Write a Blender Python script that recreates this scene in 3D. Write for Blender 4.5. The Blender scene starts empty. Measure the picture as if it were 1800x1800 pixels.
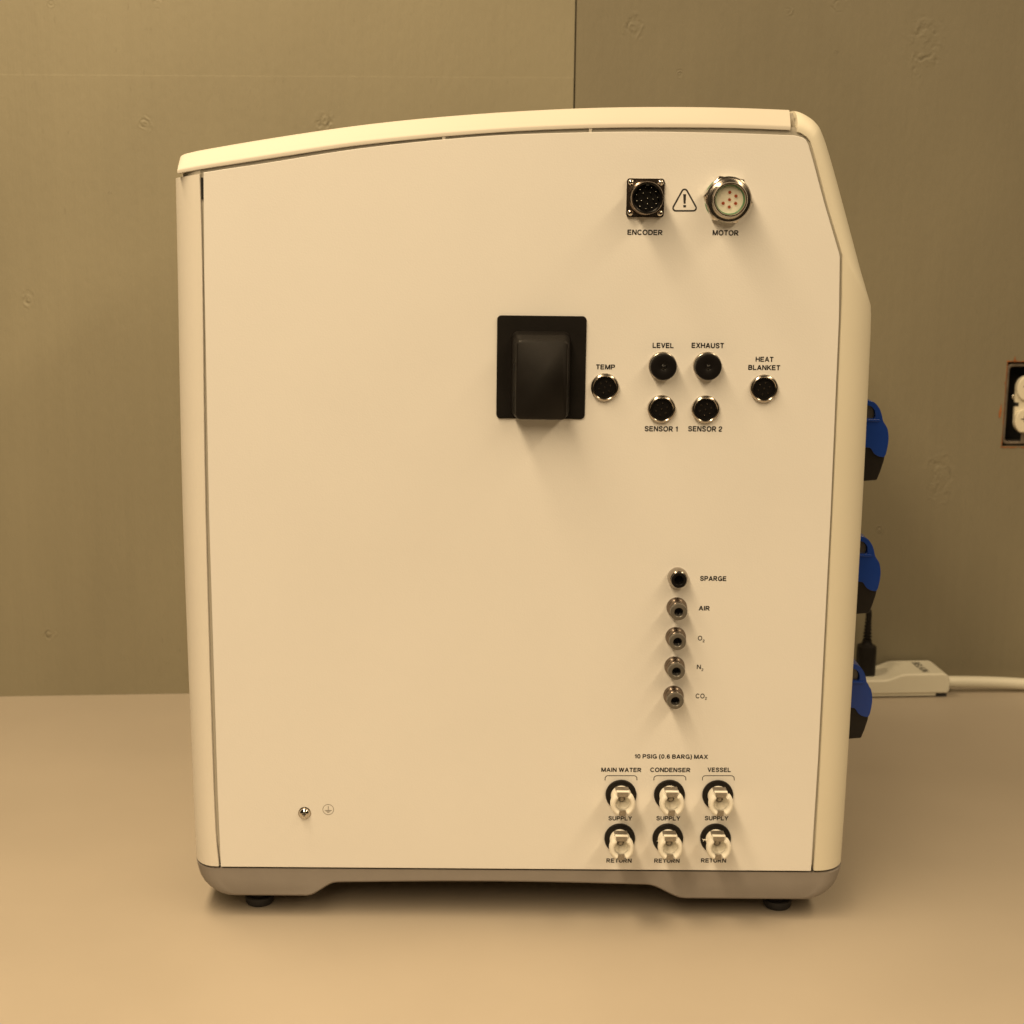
import bpy, bmesh, math, random
from mathutils import Vector, Matrix
random.seed(7)
S = bpy.context.scene
COL = S.collection
PI = math.pi

# ------------------------------------------------------------------ camera
F = 2868.0                      # focal length in pixels of an 1800 px wide frame
D = 1.25                        # camera to cabinet side, metres
zd = Vector((-179.0, 14685.0, F)).normalized()          # straight down, seen in the camera (right, down, forward)
x0 = 872.0 - 900.0
y0 = (179.0 * x0 - F * F) / 14685.0
yd = Vector((x0, y0, F)).normalized()                   # world +Y in the camera
up = -zd
xd = yd.cross(up).normalized()
CR = Vector((xd[0], yd[0], up[0])); CD = Vector((xd[1], yd[1], up[1])); CF = Vector((xd[2], yd[2], up[2]))
def ray(px, py):
    return (CR * ((px - 900) / F) + CD * ((py - 900) / F) + CF)
_r = ray(455, 1597); H = -_r.z * (D + 0.018) / _r.y     # table top is z = 0
CAM = Vector((0, -D, H))
def P(px, py, y=0.0):
    r = ray(px, py); t = (y + D) / r.y; p = CAM + r * t
    return (p.x, p.z)
def T(px, py, z=0.0):
    r = ray(px, py); t = (z - H) / r.z
    return CAM + r * t
cam = bpy.data.cameras.new('camera'); camo = bpy.data.objects.new('camera', cam); COL.objects.link(camo)
cam.sensor_width = 15.0; cam.lens = F / 1800 * 15.0; cam.clip_end = 50; cam.clip_start = 0.02
m = Matrix.Identity(4)
for i in range(3):
    m[i][0] = CR[i]; m[i][1] = -CD[i]; m[i][2] = -CF[i]; m[i][3] = CAM[i]
camo.matrix_world = m
cam.dof.use_dof = True; cam.dof.focus_distance = 1.27; cam.dof.aperture_fstop = 5.0
S.camera = camo

# ------------------------------------------------------------------ light
W = bpy.data.worlds.new('World'); S.world = W; W.use_nodes = True
bg = W.node_tree.nodes['Background']
bg.inputs[0].default_value = (1.0, 0.71, 0.38, 1); bg.inputs[1].default_value = 0.03
def lamp(name, loc, target, power, sx, sy, col):
    l = bpy.data.lights.new(name, 'AREA'); l.shape = 'RECTANGLE'; l.size = sx; l.size_y = sy
    l.energy = power; l.color = col
    o = bpy.data.objects.new(name, l); COL.objects.link(o); o.location = loc
    o.rotation_euler = (Vector(target) - Vector(loc)).to_track_quat('-Z', 'Y').to_euler()
WARM = (1.0, 0.755, 0.455)
# two rows of ceiling tubes that run from near the wall back over the camera
lamp('ceiling_lamp', (-0.52, -1.6, 1.75), (-0.52, -1.6, 0), 84, 0.26, 4, WARM)
lamp('ceiling_lamp', (1.25, -1.55, 1.75), (1.25, -1.55, 0), 44, 0.32, 3.7, WARM)
S.view_settings.view_transform = 'Standard'; S.view_settings.look = 'None'
S.view_settings.exposure = 0; S.view_settings.gamma = 1

# ------------------------------------------------------------------ materials
def mat(name, col, rough=0.5, metal=0.0, bump=0.0, bscale=800, var=0.0, vscale=30, spec=0.5, coat=0.0, stretch=(1, 1, 1)):
    M = bpy.data.materials.new(name); M.use_nodes = True
    nt = M.node_tree; N = nt.nodes; L = nt.links; b = N['Principled BSDF']
    b.inputs['Base Color'].default_value = (*col, 1); b.inputs['Roughness'].default_value = rough
    b.inputs['Metallic'].default_value = metal; b.inputs['Specular IOR Level'].default_value = spec
    b.inputs['Coat Weight'].default_value = coat
    tc = N.new('ShaderNodeTexCoord'); mp = N.new('ShaderNodeMapping'); mp.inputs['Scale'].default_value = stretch
    L.new(tc.outputs['Object'], mp.inputs['Vector'])
    if var > 0:
        n = N.new('ShaderNodeTexNoise'); n.inputs['Scale'].default_value = vscale; n.inputs['Detail'].default_value = 6
        L.new(mp.outputs[0], n.inputs['Vector'])
        r = N.new('ShaderNodeMapRange'); r.inputs[3].default_value = 1 - var; r.inputs[4].default_value = 1 + var
        r.inputs[1].default_value = 0.3; r.inputs[2].default_value = 0.7
        L.new(n.outputs['Fac'], r.inputs[0])
        v = N.new('ShaderNodeVectorMath'); v.operation = 'SCALE'; v.inputs[0].default_value = col
        L.new(r.outputs[0], v.inputs['Scale']); L.new(v.outputs[0], b.inputs['Base Color'])
        r2 = N.new('ShaderNodeMapRange'); r2.inputs[3].default_value = rough * 0.85; r2.inputs[4].default_value = min(1, rough * 1.15)
        L.new(n.outputs['Fac'], r2.inputs[0]); L.new(r2.outputs[0], b.inputs['Roughness'])
    if bump > 0:
        n2 = N.new('ShaderNodeTexNoise'); n2.inputs['Scale'].default_value = bscale; n2.inputs['Detail'].default_value = 3
        L.new(mp.outputs[0], n2.inputs['Vector'])
        bp = N.new('ShaderNodeBump'); bp.inputs['Strength'].default_value = bump; bp.inputs['Distance'].default_value = 0.001
        L.new(n2.outputs['Fac'], bp.inputs['Height']); L.new(bp.outputs[0], b.inputs['Normal'])
    return M
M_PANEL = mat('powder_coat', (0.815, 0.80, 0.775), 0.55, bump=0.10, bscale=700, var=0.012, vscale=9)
M_FASCIA = mat('light_tinted_plastic', (0.74, 0.70, 0.58), 0.5, bump=0.05, bscale=900, var=0.01, vscale=12)  # cabinet plastic, yellowed in colour for the light reflected on its rounding
M_BEZEL = mat('bezel_plastic', (0.79, 0.755, 0.69), 0.5, bump=0.05, bscale=900, var=0.01, vscale=12)
M_COVER = mat('dimmed_cover_plastic', (0.60, 0.56, 0.49), 0.6, bump=0.05, bscale=900, var=0.01, vscale=12)  # cabinet plastic, colour darkened to offset the strong light from above
M_CHASSIS = mat('chassis_metal', (0.46, 0.43, 0.37), 0.5)
M_BASE = mat('grey_plastic', (0.262, 0.236, 0.216), 0.6, bump=0.12, bscale=900, var=0.03, vscale=60)
M_RUBBER = mat('black_rubber', (0.022, 0.021, 0.023), 0.6, bump=0.1, bscale=600)
M_BLACK = mat('black_plastic', (0.009, 0.0075, 0.0065), 0.40, bump=0.12, bscale=1500, var=0.1, vscale=60, spec=0.25)
M_BLACKG = mat('gloss_black_plastic', (0.008, 0.007, 0.007), 0.32, spec=0.25)
M_HOLE = mat('cavity_shade', (0.006, 0.006, 0.006), 0.7)  # near-black colour stands in for the shade inside holes, slots and gaps
M_CHROME = mat('nickel_plate', (0.46, 0.42, 0.375), 0.2, 1.0, var=0.05, vscale=200)
M_CHROME2 = mat('polished_nickel', (0.66, 0.62, 0.57), 0.12, 1.0, var=0.04, vscale=300)
M_GUN2 = mat('dark_nickel', (0.40, 0.36, 0.32), 0.16, 1.0, var=0.05, vscale=300)
M_GUN = mat('dull_nickel', (0.23, 0.19, 0.16), 0.24, 1.0, var=0.06, vscale=300)
M_COLLAR = mat('grey_collar', (0.15, 0.138, 0.12), 0.35, 0.3, var=0.06, vscale=300)
M_IVORY = mat('ivory_plastic', (0.87, 0.84, 0.76), 0.38, var=0.03, vscale=200)
M_WHITE = mat('white_plastic', (0.72, 0.70, 0.60), 0.45, bump=0.05, bscale=900, var=0.02, vscale=30)
M_STEEL = mat('brushed_latch', (0.42, 0.38, 0.33), 0.38, 0.9, bump=0.35, bscale=2500, var=0.2, vscale=700)
M_RED = mat('red_contact', (0.38, 0.07, 0.02), 0.5)
M_PIN = mat('contact_pin', (0.85, 0.8, 0.7), 0.25, 1.0)
M_GREEN = mat('green_seal', (0.10, 0.24, 0.12), 0.45)
M_INSERT = mat('cream_insert', (0.82, 0.79, 0.66), 0.5)
M_INK = mat('black_ink', (0.012, 0.010, 0.010), 0.55)
M_INKB = mat('thin_brown_ink', (0.10, 0.075, 0.05), 0.6)
M_BLUE = mat('blue_plastic', (0.012, 0.046, 0.28), 0.22, var=0.03, vscale=80, spec=0.35)
M_PUMPB = mat('pump_black', (0.013, 0.011, 0.010), 0.42, bump=0.1, bscale=800, spec=0.28)
M_SMOKE = mat('smoked_window', (0.10, 0.09, 0.08), 0.2)
M_WOOD = mat('torn_wood', (0.34, 0.115, 0.03), 0.8, bump=0.5, bscale=300, var=0.35, vscale=250)
M_GALV = mat('galvanised', (0.30, 0.26, 0.22), 0.42, 0.8, var=0.2, vscale=120)
M_RECEPT = mat('receptacle_ivory', (0.74, 0.69, 0.56), 0.4, var=0.03, vscale=80)
M_TABLE = mat('laminate', (0.446, 0.390, 0.320), 0.42, bump=0.04, bscale=500, var=0.035, vscale=5, spec=0.4)

# ------------------------------------------------------------------ builders
ORG = {}
def obj(name, bm, mt, parent=None, loc=(0, 0, 0), smooth=30, props=None, bevel=0):
    """link bm as one mesh object; bm is in coordinates relative to loc (loc in world)"""
    bmesh.ops.remove_doubles(bm, verts=bm.verts, dist=1e-6)
    bmesh.ops.recalc_face_normals(bm, faces=bm.faces)
    me = bpy.data.meshes.new(name); bm.to_mesh(me); bm.free()
    me.materials.append(mt)
    if smooth:
        me.shade_smooth(); me.set_sharp_from_angle(angle=math.radians(smooth))
    return place(name, me, parent, loc, props, bevel)
def place(name, me, parent=None, loc=(0, 0, 0), props=None, bevel=0):
    o = bpy.data.objects.new(name, me); COL.objects.link(o)
    loc = Vector(loc); ORG[o.name] = loc
    if parent: o.parent = parent; o.location = loc - ORG[parent.name]
    else: o.location = loc
    if bevel:
        b = o.modifiers.new('bevel', 'BEVEL'); b.width = bevel; b.segments = 3; b.limit_method = 'ANGLE'; b.angle_limit = math.radians(40)
    for k, v in (props or {}).items(): o[k] = v
    return o
def empty(name, loc, label, cat, group=None):
    o = bpy.data.objects.new(name, None); COL.objects.link(o); o.location = loc; o.empty_display_size = 0.05
    ORG[o.name] = Vector(loc); o['label'] = label; o['category'] = cat
    if group: o['group'] = group
    return o
def dup(o, parent, loc):
    """a copy of a part with copies of its sub-parts; meshes are shared"""
    c = o.copy(); COL.objects.link(c); c.parent = parent
    loc = Vector(loc); c.location = loc - ORG[parent.name]; ORG[c.name] = loc
    if 'label' in c: del c['label']
    for ch in o.children:
        d = ch.copy(); COL.objects.link(d); d.parent = c; d.location = ch.location
        ORG[d.name] = loc + ch.location
    return c
def lathe(prof, n=48, bm=None, c=(0, 0)):
    """turn (radius, height) about the axis pointing out of the cabinet side (-Y)"""
    bm = bm or bmesh.new(); rows = []
    for r, h in prof:
        if r < 1e-7: rows.append([bm.verts.new((c[0], -h, c[1]))])
        else: rows.append([bm.verts.new((c[0] + r * math.cos(2 * PI * k / n), -h, c[1] + r * math.sin(2 * PI * k / n))) for k in range(n)])
    for a, b in zip(rows, rows[1:]):
        for k in range(n):
            k2 = (k + 1) % n
            if len(a) == 1 and len(b) == 1: continue
            if len(a) == 1: bm.faces.new((a[0], b[k], b[k2]))
            elif len(b) == 1: bm.faces.new((a[k], a[k2], b[0]))
            else: bm.faces.new((a[k], a[k2], b[k2], b[k]))
    return bm
def mm(prof): return [(r / 1000, h / 1000) for r, h in prof]
def prism(pts, ya, yb, bm=None):
    """XZ polygon extruded in Y"""
    bm = bm or bmesh.new()
    A = [bm.verts.new((x, ya, z)) for x, z in pts]; B = [bm.verts.new((x, yb, z)) for x, z in pts]
    bm.faces.new(A); bm.faces.new(B[::-1]); n = len(pts)
    for i in range(n): bm.faces.new((A[i], A[(i + 1) % n], B[(i + 1) % n], B[i]))
    return bm
def loft(rings, bm=None, cap0=True, cap1=True, closed=True):
    bm = bm or bmesh.new(); R = [[bm.verts.new(p) for p in r] for r in rings]; n = len(R[0])
    for a, b in zip(R, R[1:]):
        for i in range(n if closed else n - 1):
            j = (i + 1) % n; bm.faces.new((a[i], a[j], b[j], b[i]))
    if cap0: bm.faces.new(R[0])
    if cap1: bm.faces.new(R[-1][::-1])
    return bm
def box(x1, x2, ya, yb, z1, z2, bm=None):
    return prism([(x1, z1), (x2, z1), (x2, z2), (x1, z2)], ya, yb, bm)
def rrect(cx, cz, w, h, r, n=6):
    pts = []
    for sx, sz, a0 in ((1, 1, 0), (-1, 1, 90), (-1, -1, 180), (1, -1, 270)):
        for k in range(n + 1):
            a = math.radians(a0 + 90 * k / n)
            pts.append((cx + sx * (w / 2 - r) + r * math.cos(a), cz + sz * (h / 2 - r) + r * math.sin(a)))
    return pts
def tube(path, r, n=16, bm=None):
    bm = bm or bmesh.new(); rings = []
    path = [Vector(p) for p in path]
    for i, p in enumerate(path):
        t = (path[min(i + 1, len(path) - 1)] - path[max(i - 1, 0)]).normalized()
        a = t.cross(Vector((0, 0, 1))); a = a.normalized() if a.length > 1e-3 else Vector((1, 0, 0)); b = t.cross(a).normalized()
        rr = r[i] if isinstance(r, (list, tuple)) else r
        rings.append([p + a * (rr * math.cos(2 * PI * k / n)) + b * (rr * math.sin(2 * PI * k / n)) for k in range(n)])
    return loft(rings, bm)
def spline(pts, k=6):
    """Catmull-Rom through 2-D or 3-D points"""
    pts = [Vector(p) for p in pts]; out = []
    for i in range(len(pts) - 1):
        p0 = pts[max(i - 1, 0)]; p1 = pts[i]; p2 = pts[i + 1]; p3 = pts[min(i + 2, len(pts) - 1)]
        for j in range(k):
            t = j / k
            out.append(0.5 * ((2 * p1) + (p2 - p0) * t + (2 * p0 - 5 * p1 + 4 * p2 - p3) * t * t + (3 * p1 - p0 - 3 * p2 + p3) * t ** 3))
    out.append(pts[-1]); return out
def stroke(pts, w, y, closed=False, bm=None, th=0.00012):
    """flat printed line of width w through XZ points, lying on the plate at y"""
    bm = bm or bmesh.new(); pts = [Vector(p) for p in pts]; n = len(pts); L = []; R = []
    for i in range(n):
        a = pts[(i - 1) % n] if (closed or i > 0) else pts[i]
        b = pts[(i + 1) % n] if (closed or i < n - 1) else pts[i]
        t = (b - a).normalized(); nn = Vector((-t[1], t[0]))
        L.append(pts[i] + nn * w / 2); R.append(pts[i] - nn * w / 2)
    for i in range(n if closed else n - 1):
        j = (i + 1) % n
        q = [bm.verts.new((p[0], y, p[1])) for p in (L[i], L[j], R[j], R[i])]
        bm.faces.new(q)
    return bm

# ------------------------------------------------------------------ wall
DEP = 0.37                                     # cabinet thickness front to back
WA = T(0, 1224); WB = T(1795, 1196)
wdir = (WB - WA); wdir.z = 0; wdir.normalize(); wn = Vector((wdir.y, -wdir.x, 0))   # wn points to the camera
WO = WA.copy()
wang = math.atan2(wdir.y, wdir.x)
def WP(px, py, off=0.0):
    """pixel -> wall coordinates (u along, w up)"""
    r = ray(px, py); o = WO + wn * off; t = (o - CAM).dot(wn) / r.dot(wn); p = CAM + r * t
    return ((p - WO).dot(wdir), p.z)
knots = [(1112, 47, 16, 1.3), (1626, 75, 30, 1.2), (571, 214, 15, 1.0), (256, 219, 10, 1.1), (1650, 840, 26, 1.7), (88, 1115, 11, 1.0),
         (50, 522, 10, 1.6), (276, 2, 9, 1.0), (1195, 130, 5, 1.4), (1470, 93, 4, 1.0), (1612, 125, 9, 1.4), (90, 5, 6, 1), (1545, 935, 9, 1.2), (1478, 8, 14, .7), (193, 340, 3, 1), (1385, 20, 9, .8)]
def wall_material(base):
    M = bpy.data.materials.new('painted_plywood'); M.use_nodes = True
    nt = M.node_tree; N = nt.nodes; L = nt.links; b = N['Principled BSDF']
    b.inputs['Specular IOR Level'].default_value = 0.35
    tc = N.new('ShaderNodeTexCoord'); O = tc.outputs['Object']
    def math_(op, a, c=None, clamp=False):
        n = N.new('ShaderNodeMath'); n.operation = op; n.use_clamp = clamp
        for i, v in enumerate((a, c)):
            if v is None: continue
            if isinstance(v, (int, float)): n.inputs[i].default_value = v
            else: L.new(v, n.inputs[i])
        return n.outputs[0]
    def noise(scale, stretch, detail=4, dist=0.0):
        mp = N.new('ShaderNodeMapping'); mp.inputs['Scale'].default_value = stretch; L.new(O, mp.inputs[0])
        n = N.new('ShaderNodeTexNoise'); n.inputs['Scale'].default_value = scale; n.inputs['Detail'].default_value = detail
        n.inputs['Distortion'].default_value = dist
        L.new(mp.outputs[0], n.inputs['Vector']); return n.outputs['Fac']
    wob = math_('MULTIPLY', math_('SUBTRACT', noise(85, (1, 1, 0.8), 4), 0.5), 2.1)
    part = N.new('ShaderNodeMapRange'); L.new(noise(75, (1, 1, 1), 2), part.inputs[0]); part.inputs[1].default_value = 0.42; part.inputs[2].default_value = 0.62
    total = None; crack = None
    for px, py, r, asp in knots:
        u, w = WP(px, py); rr = r / 1534.0
        mp = N.new('ShaderNodeMapping'); mp.vector_type = 'POINT'
        mp.inputs['Location'].default_value = (-u / rr, 0, -w / rr / asp); mp.inputs['Scale'].default_value = (1 / rr, 0, 1 / rr / asp)
        L.new(O, mp.inputs[0])
        ln = N.new('ShaderNodeVectorMath'); ln.operation = 'LENGTH'; L.new(mp.outputs[0], ln.inputs[0])
        d = math_('ADD', ln.outputs['Value'], wob)
        wv = math_('SINE', math_('MULTIPLY', d, 7.5))
        fr = N.new('ShaderNodeMapRange'); fr.interpolation_type = 'SMOOTHSTEP'; L.new(ln.outputs['Value'], fr.inputs[0])
        fr.inputs[1].default_value = 0.6; fr.inputs[2].default_value = 1.7; fr.inputs[3].default_value = 1; fr.inputs[4].default_value = 0
        h = math_('MULTIPLY', wv, fr.outputs[0])
        total = h if total is None else math_('ADD', total, h)
    total = math_('MULTIPLY', total, part.outputs[0])
    spots = noise(60, (1, 1, 0.6), 2)
    spotm = N.new('ShaderNodeMapRange'); L.new(spots, spotm.inputs[0]); spotm.inputs[1].default_value = 0.52; spotm.inputs[2].default_value = 0.66
    crackr = N.new('ShaderNodeMapRange'); L.new(total, crackr.inputs[0])
    crackr.inputs[1].default_value = -0.55; crackr.inputs[2].default_value = -1.0; crackr.inputs[3].default_value = 0; crackr.inputs[4].default_value = 1
    crack = math_('MULTIPLY', crackr.outputs[0], spotm.outputs[0])
    # pores along the grain
    pore = N.new('ShaderNodeMapRange'); L.new(noise(420, (1, 1, 0.16), 2), pore.inputs[0])
    pore.inputs[1].default_value = 0.67; pore.inputs[2].default_value = 0.78
    poreg = N.new('ShaderNodeMapRange'); L.new(noise(7, (1, 1, 0.5), 3), poreg.inputs[0]); poreg.inputs[1].default_value = 0.45; poreg.inputs[2].default_value = 0.7
    pores = math_('MULTIPLY', pore.outputs[0], poreg.outputs[0])
    vr = N.new('ShaderNodeMapRange'); L.new(noise(4.5, (1, 1, 0.6), 6, 0.4), vr.inputs[0]); vr.inputs[1].default_value = 0.3; vr.inputs[2].default_value = 0.7
    vr.inputs[3].default_value = 0.93; vr.inputs[4].default_value = 1.07
    streak = N.new('ShaderNodeMapRange'); L.new(noise(90, (1, 1, 0.03), 4), streak.inputs[0]); streak.inputs[1].default_value = 0.3; streak.inputs[2].default_value = 0.7
    streak.inputs[3].default_value = 0.985; streak.inputs[4].default_value = 1.015
    k = math_('MULTIPLY', vr.outputs[0], streak.outputs[0])
    k = math_('MULTIPLY', k, math_('SUBTRACT', 1.0, math_('MULTIPLY', crack, 0.6)))
    k = math_('MULTIPLY', k, math_('SUBTRACT', 1.0, math_('MULTIPLY', pores, 0.22)))
    sc = N.new('ShaderNodeVectorMath'); sc.operation = 'SCALE'; sc.inputs[0].default_value = base; L.new(k, sc.inputs['Scale'])
    L.new(sc.outputs[0], b.inputs['Base Color'])
    rr_ = N.new('ShaderNodeMapRange'); L.new(noise(25, (1, 1, 0.4), 4), rr_.inputs[0]); rr_.inputs[3].default_value = 0.42; rr_.inputs[4].default_value = 0.6
    L.new(rr_.outputs[0], b.inputs['Roughness'])
    brush = noise(330, (1, 1, 0.05), 4); lumps = noise(130, (1, 1, 0.5), 4); fine = noise(1200, (1, 1, 1), 2)
    hgt = math_('ADD', math_('MULTIPLY', brush, 0.3), math_('MULTIPLY', lumps, 0.7))
    hgt = math_('ADD', hgt, math_('MULTIPLY', fine, 0.12))
    hgt = math_('ADD', hgt, math_('MULTIPLY', total, 0.8))
    hgt = math_('SUBTRACT', hgt, math_('MULTIPLY', pores, 0.35))
    bp = N.new('ShaderNodeBump'); bp.inputs['Strength'].default_value = 0.55; bp.inputs['Distance'].default_value = 0.0011
    L.new(hgt, bp.inputs['Height']); L.new(bp.outputs[0], b.inputs['Normal'])
    return M
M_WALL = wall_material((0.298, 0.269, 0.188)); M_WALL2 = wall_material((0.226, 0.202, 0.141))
wall = bpy.data.objects.new('plywood_wall', None); COL.objects.link(wall); wall.location = WO; wall.rotation_euler.z = wang
ORG[wall.name] = Vector((0, 0, 0))             # its children are built in wall coordinates
wall['label'] = 'painted taupe plywood wall behind the white cabinet'; wall['category'] = 'wall'
us = WP(1011, 90)[0]; wl = WP(0, 131); wr = WP(1008, 136.5)
def wz(u): return wl[1] + (wr[1] - wl[1]) * (u - wl[0]) / (wr[0] - wl[0])
OU0 = WP(1766, 711)[0]; oz0 = WP(1766, 785)[1]; oz1 = WP(1766, 636)[1]; OU1 = OU0 + 0.064
TH = 0.018; g = 0.0009
def plate(x1, x2, z1, z2, front=0.0):
    return box(x1, x2, front, TH, z1, z2)
ul_, ur_ = -1.2, us - g
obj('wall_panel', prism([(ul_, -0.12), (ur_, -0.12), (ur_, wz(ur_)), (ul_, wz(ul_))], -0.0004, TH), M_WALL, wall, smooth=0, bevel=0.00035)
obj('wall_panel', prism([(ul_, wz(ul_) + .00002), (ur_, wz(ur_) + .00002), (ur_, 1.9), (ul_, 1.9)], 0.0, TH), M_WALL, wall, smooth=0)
bm = bmesh.new()                               # right panel with the outlet opening cut through
xs = [us + g, OU0, OU1, 3.0]; zs = [-0.12, oz0, oz1, 1.9]
gv = {}
for yy in (-0.0002, TH):
    for i, x in enumerate(xs):
        for j, z in enumerate(zs): gv[i, j, yy] = bm.verts.new((x, yy, z))
for i in range(3):
    for j in range(3):
        if (i, j) == (1, 1): continue
        for yy in (-0.0002, TH): bm.faces.new([gv[i, j, yy], gv[i + 1, j, yy], gv[i + 1, j + 1, yy], gv[i, j + 1, yy]])
for a, b_ in (((0, 0), (0, 3)), ((0, 3), (3, 3)), ((3, 3), (3, 0)), ((3, 0), (0, 0)), ((1, 1), (1, 2)), ((1, 2), (2, 2)), ((2, 2), (2, 1)), ((2, 1), (1, 1))):
    n = max(abs(b_[0] - a[0]), abs(b_[1] - a[1]))
    st = ((b_[0] - a[0]) // n, (b_[1] - a[1]) // n)
    for q in range(n):
        c1 = (a[0] + st[0] * q, a[1] + st[1] * q); c2 = (c1[0] + st[0], c1[1] + st[1])
        bm.faces.new([gv[(*c1, -0.0002)], gv[(*c2, -0.0002)], gv[(*c2, TH)], gv[(*c1, TH)]])
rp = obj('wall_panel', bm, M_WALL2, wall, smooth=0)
rp['label'] = 'right wall panel with the outlet hole cut in it'
obj('seam_shade_strip', box(us - 0.03, us + 0.03, TH + 0.0005, TH + 0.004, -0.12, 1.9), M_HOLE, wall, smooth=0)  # black strip added behind the gap as its shade

# ------------------------------------------------------------------ table
bm = bmesh.new()
A = WO - wdir * 1.2; B = WO + wdir * 3.0
q = [(-1.5, -0.62), (2.2, -0.62), (B.x, B.y - 0.0006), (A.x, A.y - 0.0006)]
Tt = [bm.verts.new((x, y, 0)) for x, y in q]; Tb = [bm.verts.new((x, y, -0.03)) for x, y in q]
bm.faces.new(Tt); bm.faces.new(Tb[::-1])
for i in range(4): bm.faces.new((Tt[i], Tt[(i + 1) % 4], Tb[(i + 1) % 4], Tb[i]))
obj('tabletop', bm, M_TABLE, None, smooth=0, props=dict(label='beige laminate tabletop pushed against the plywood wall', category='table'))

# ------------------------------------------------------------------ cabinet
cabx = 0.015
cab = empty('laboratory_controller', (cabx, 0.1, 0), 'large off-white laboratory control cabinet with curved top on grey base', 'lab equipment')

panel_top = [(357.5, 303.3), (410, 295), (467, 286.7), (600, 265.5), (700, 253), (800, 243.4), (900, 236.5), (1033, 232.5), (1110, 231.5), (1187, 232), (1300, 234.5), (1397, 238)]
panel_right = [(1411, 241.5), (1417, 246), (1421, 254), (1430, 285), (1450, 360), (1475.5, 446), (1476.5, 452), (1475, 559), (1460.4, 900), (1438.5, 1330), (1425.8, 1528.8)]
panel_bot = [(1200, 1530), (1000, 1530), (800, 1528.6), (600, 1525.5), (388, 1521.8)]
panel_left = [(382.3, 1390), (367.2, 900), (359, 480)]
def sp2(pts, k=5): return [(p[0], p[1]) for p in spline(pts, k)]
ptop = sp2(panel_top)
# the bottom edge is straight on the real thing
zb = (P(388, 1521.8)[1] + P(1425.8, 1528.8)[1] + P(900, 1529.5)[1] * 2) / 4
XLp = P(385, 1450)[0] ; XLt = P(359, 480)[0]
XRb = P(1438.5, 1330)[0]; XRt = P(1475, 559)[0]
outline = [P(*p) for p in ptop] + [P(*p) for p in panel_right[:-1]] + [(P(1425.8, 1528.8)[0], zb), (P(388, 1521.8)[0], zb)] + [P(*p) for p in panel_left]
bm = prism(outline, 0.0, 0.0016)
panel = obj('side_panel', bm, M_PANEL, cab, smooth=0, bevel=0.0004)
PANEL_Y = 0.0

# inner chassis seen in the joints
def grow(pts, d):
    cx = sum(p[0] for p in pts) / len(pts); cz = sum(p[1] for p in pts) / len(pts); n = len(pts); out = []
    for i in range(n):
        a = Vector(pts[i - 1]); b = Vector(pts[(i + 1) % n]); t = (b - a).normalized(); nn = Vector((-t[1], t[0]))
        out.append((pts[i][0] + nn[0] * d, pts[i][1] + nn[1] * d))
    return out
ch = grow(outline, 0.006)
ch = [(x, max(z, zb + 0.004)) for x, z in ch]
RF_ = 0.028
obj('chassis', prism(ch, 0.0027, DEP - 0.0027), M_CHASSIS, cab, smooth=0)
for pb in range(352, 314, -4):
    pa = pb - 4; yy = RF_ * (1 - math.sqrt(max(0, 1 - min(.97, max(0, ((351 - (pa + .6)) / 41 - .12) / .88)) ** 2))) + .0012
    obj('joint_filler', prism([P(pa, 297), P(pb, 293), P(pb, 335), P(pa, 335)], yy, DEP - yy), M_CHASSIS, cab, smooth=0)
obj('rear_panel', prism(outline, DEP - 0.0016, DEP), M_PANEL, cab, smooth=0)

def sweep(I, O, R, s0, joint=0.010, n=12, sloped=False):
    """shell strip: I inner edge points at the face, O outer points at depth R; rounded front and rear edges"""
    sec = [(0.0, joint), (0.0, 0.0007), (0.02, 0.0)]
    for k in range(n + 1):
        a = PI / 2 * k / n
        sec.append((s0 + (1 - s0) * math.sin(a), R * (1 - math.cos(a))))
    if sloped:                                   # short upright lip, then one broad sloping face that rolls into the top
        sec = sec[:3] + [(s0 - .05, 0.0), (s0 + .02, R * .02), (s0 + .08, R * .07)]
        sec += [(s0 + .08 + (.88 - s0) * k / 6 - .02 * (1 - k / 6) * k / 6, R * (.07 + .50 * (k / 6) ** 1.15)) for k in range(1, 7)]
        sec += [(.985, R * .72), (.997, R * .86), (1.0, R)]
    sec += [(1.0, DEP * 0.5)]
    full = sec + [(s, DEP - y) for s, y in reversed(sec)][1:]
    rings = []
    for i, o in zip(I, O):
        rings.append([(i[0] + (o[0] - i[0]) * s, y, i[1] + (o[1] - i[1]) * s) for s, y in full])
    return loft(rings)
RC, RF = 0.026, 0.028
# top cover
ci = sp2([(311.5, 305.3), (355, 297.5), (467, 280), (600, 259.7), (700, 248), (800, 238.6), (900, 231.4), (1000, 226.8), (1090, 224.6), (1187, 224.4), (1290, 225.5), (1389, 229)])
co_ = sp2([(313, 274), (350, 265.3), (467, 245), (600, 225), (700, 213), (800, 203.8), (900, 196.7), (1000, 191.6), (1090, 189), (1187, 188.4), (1290, 190), (1383, 193.6)])
I = [P(*p) for p in ci]; O = [P(*p, RC) for p in co_]
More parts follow.
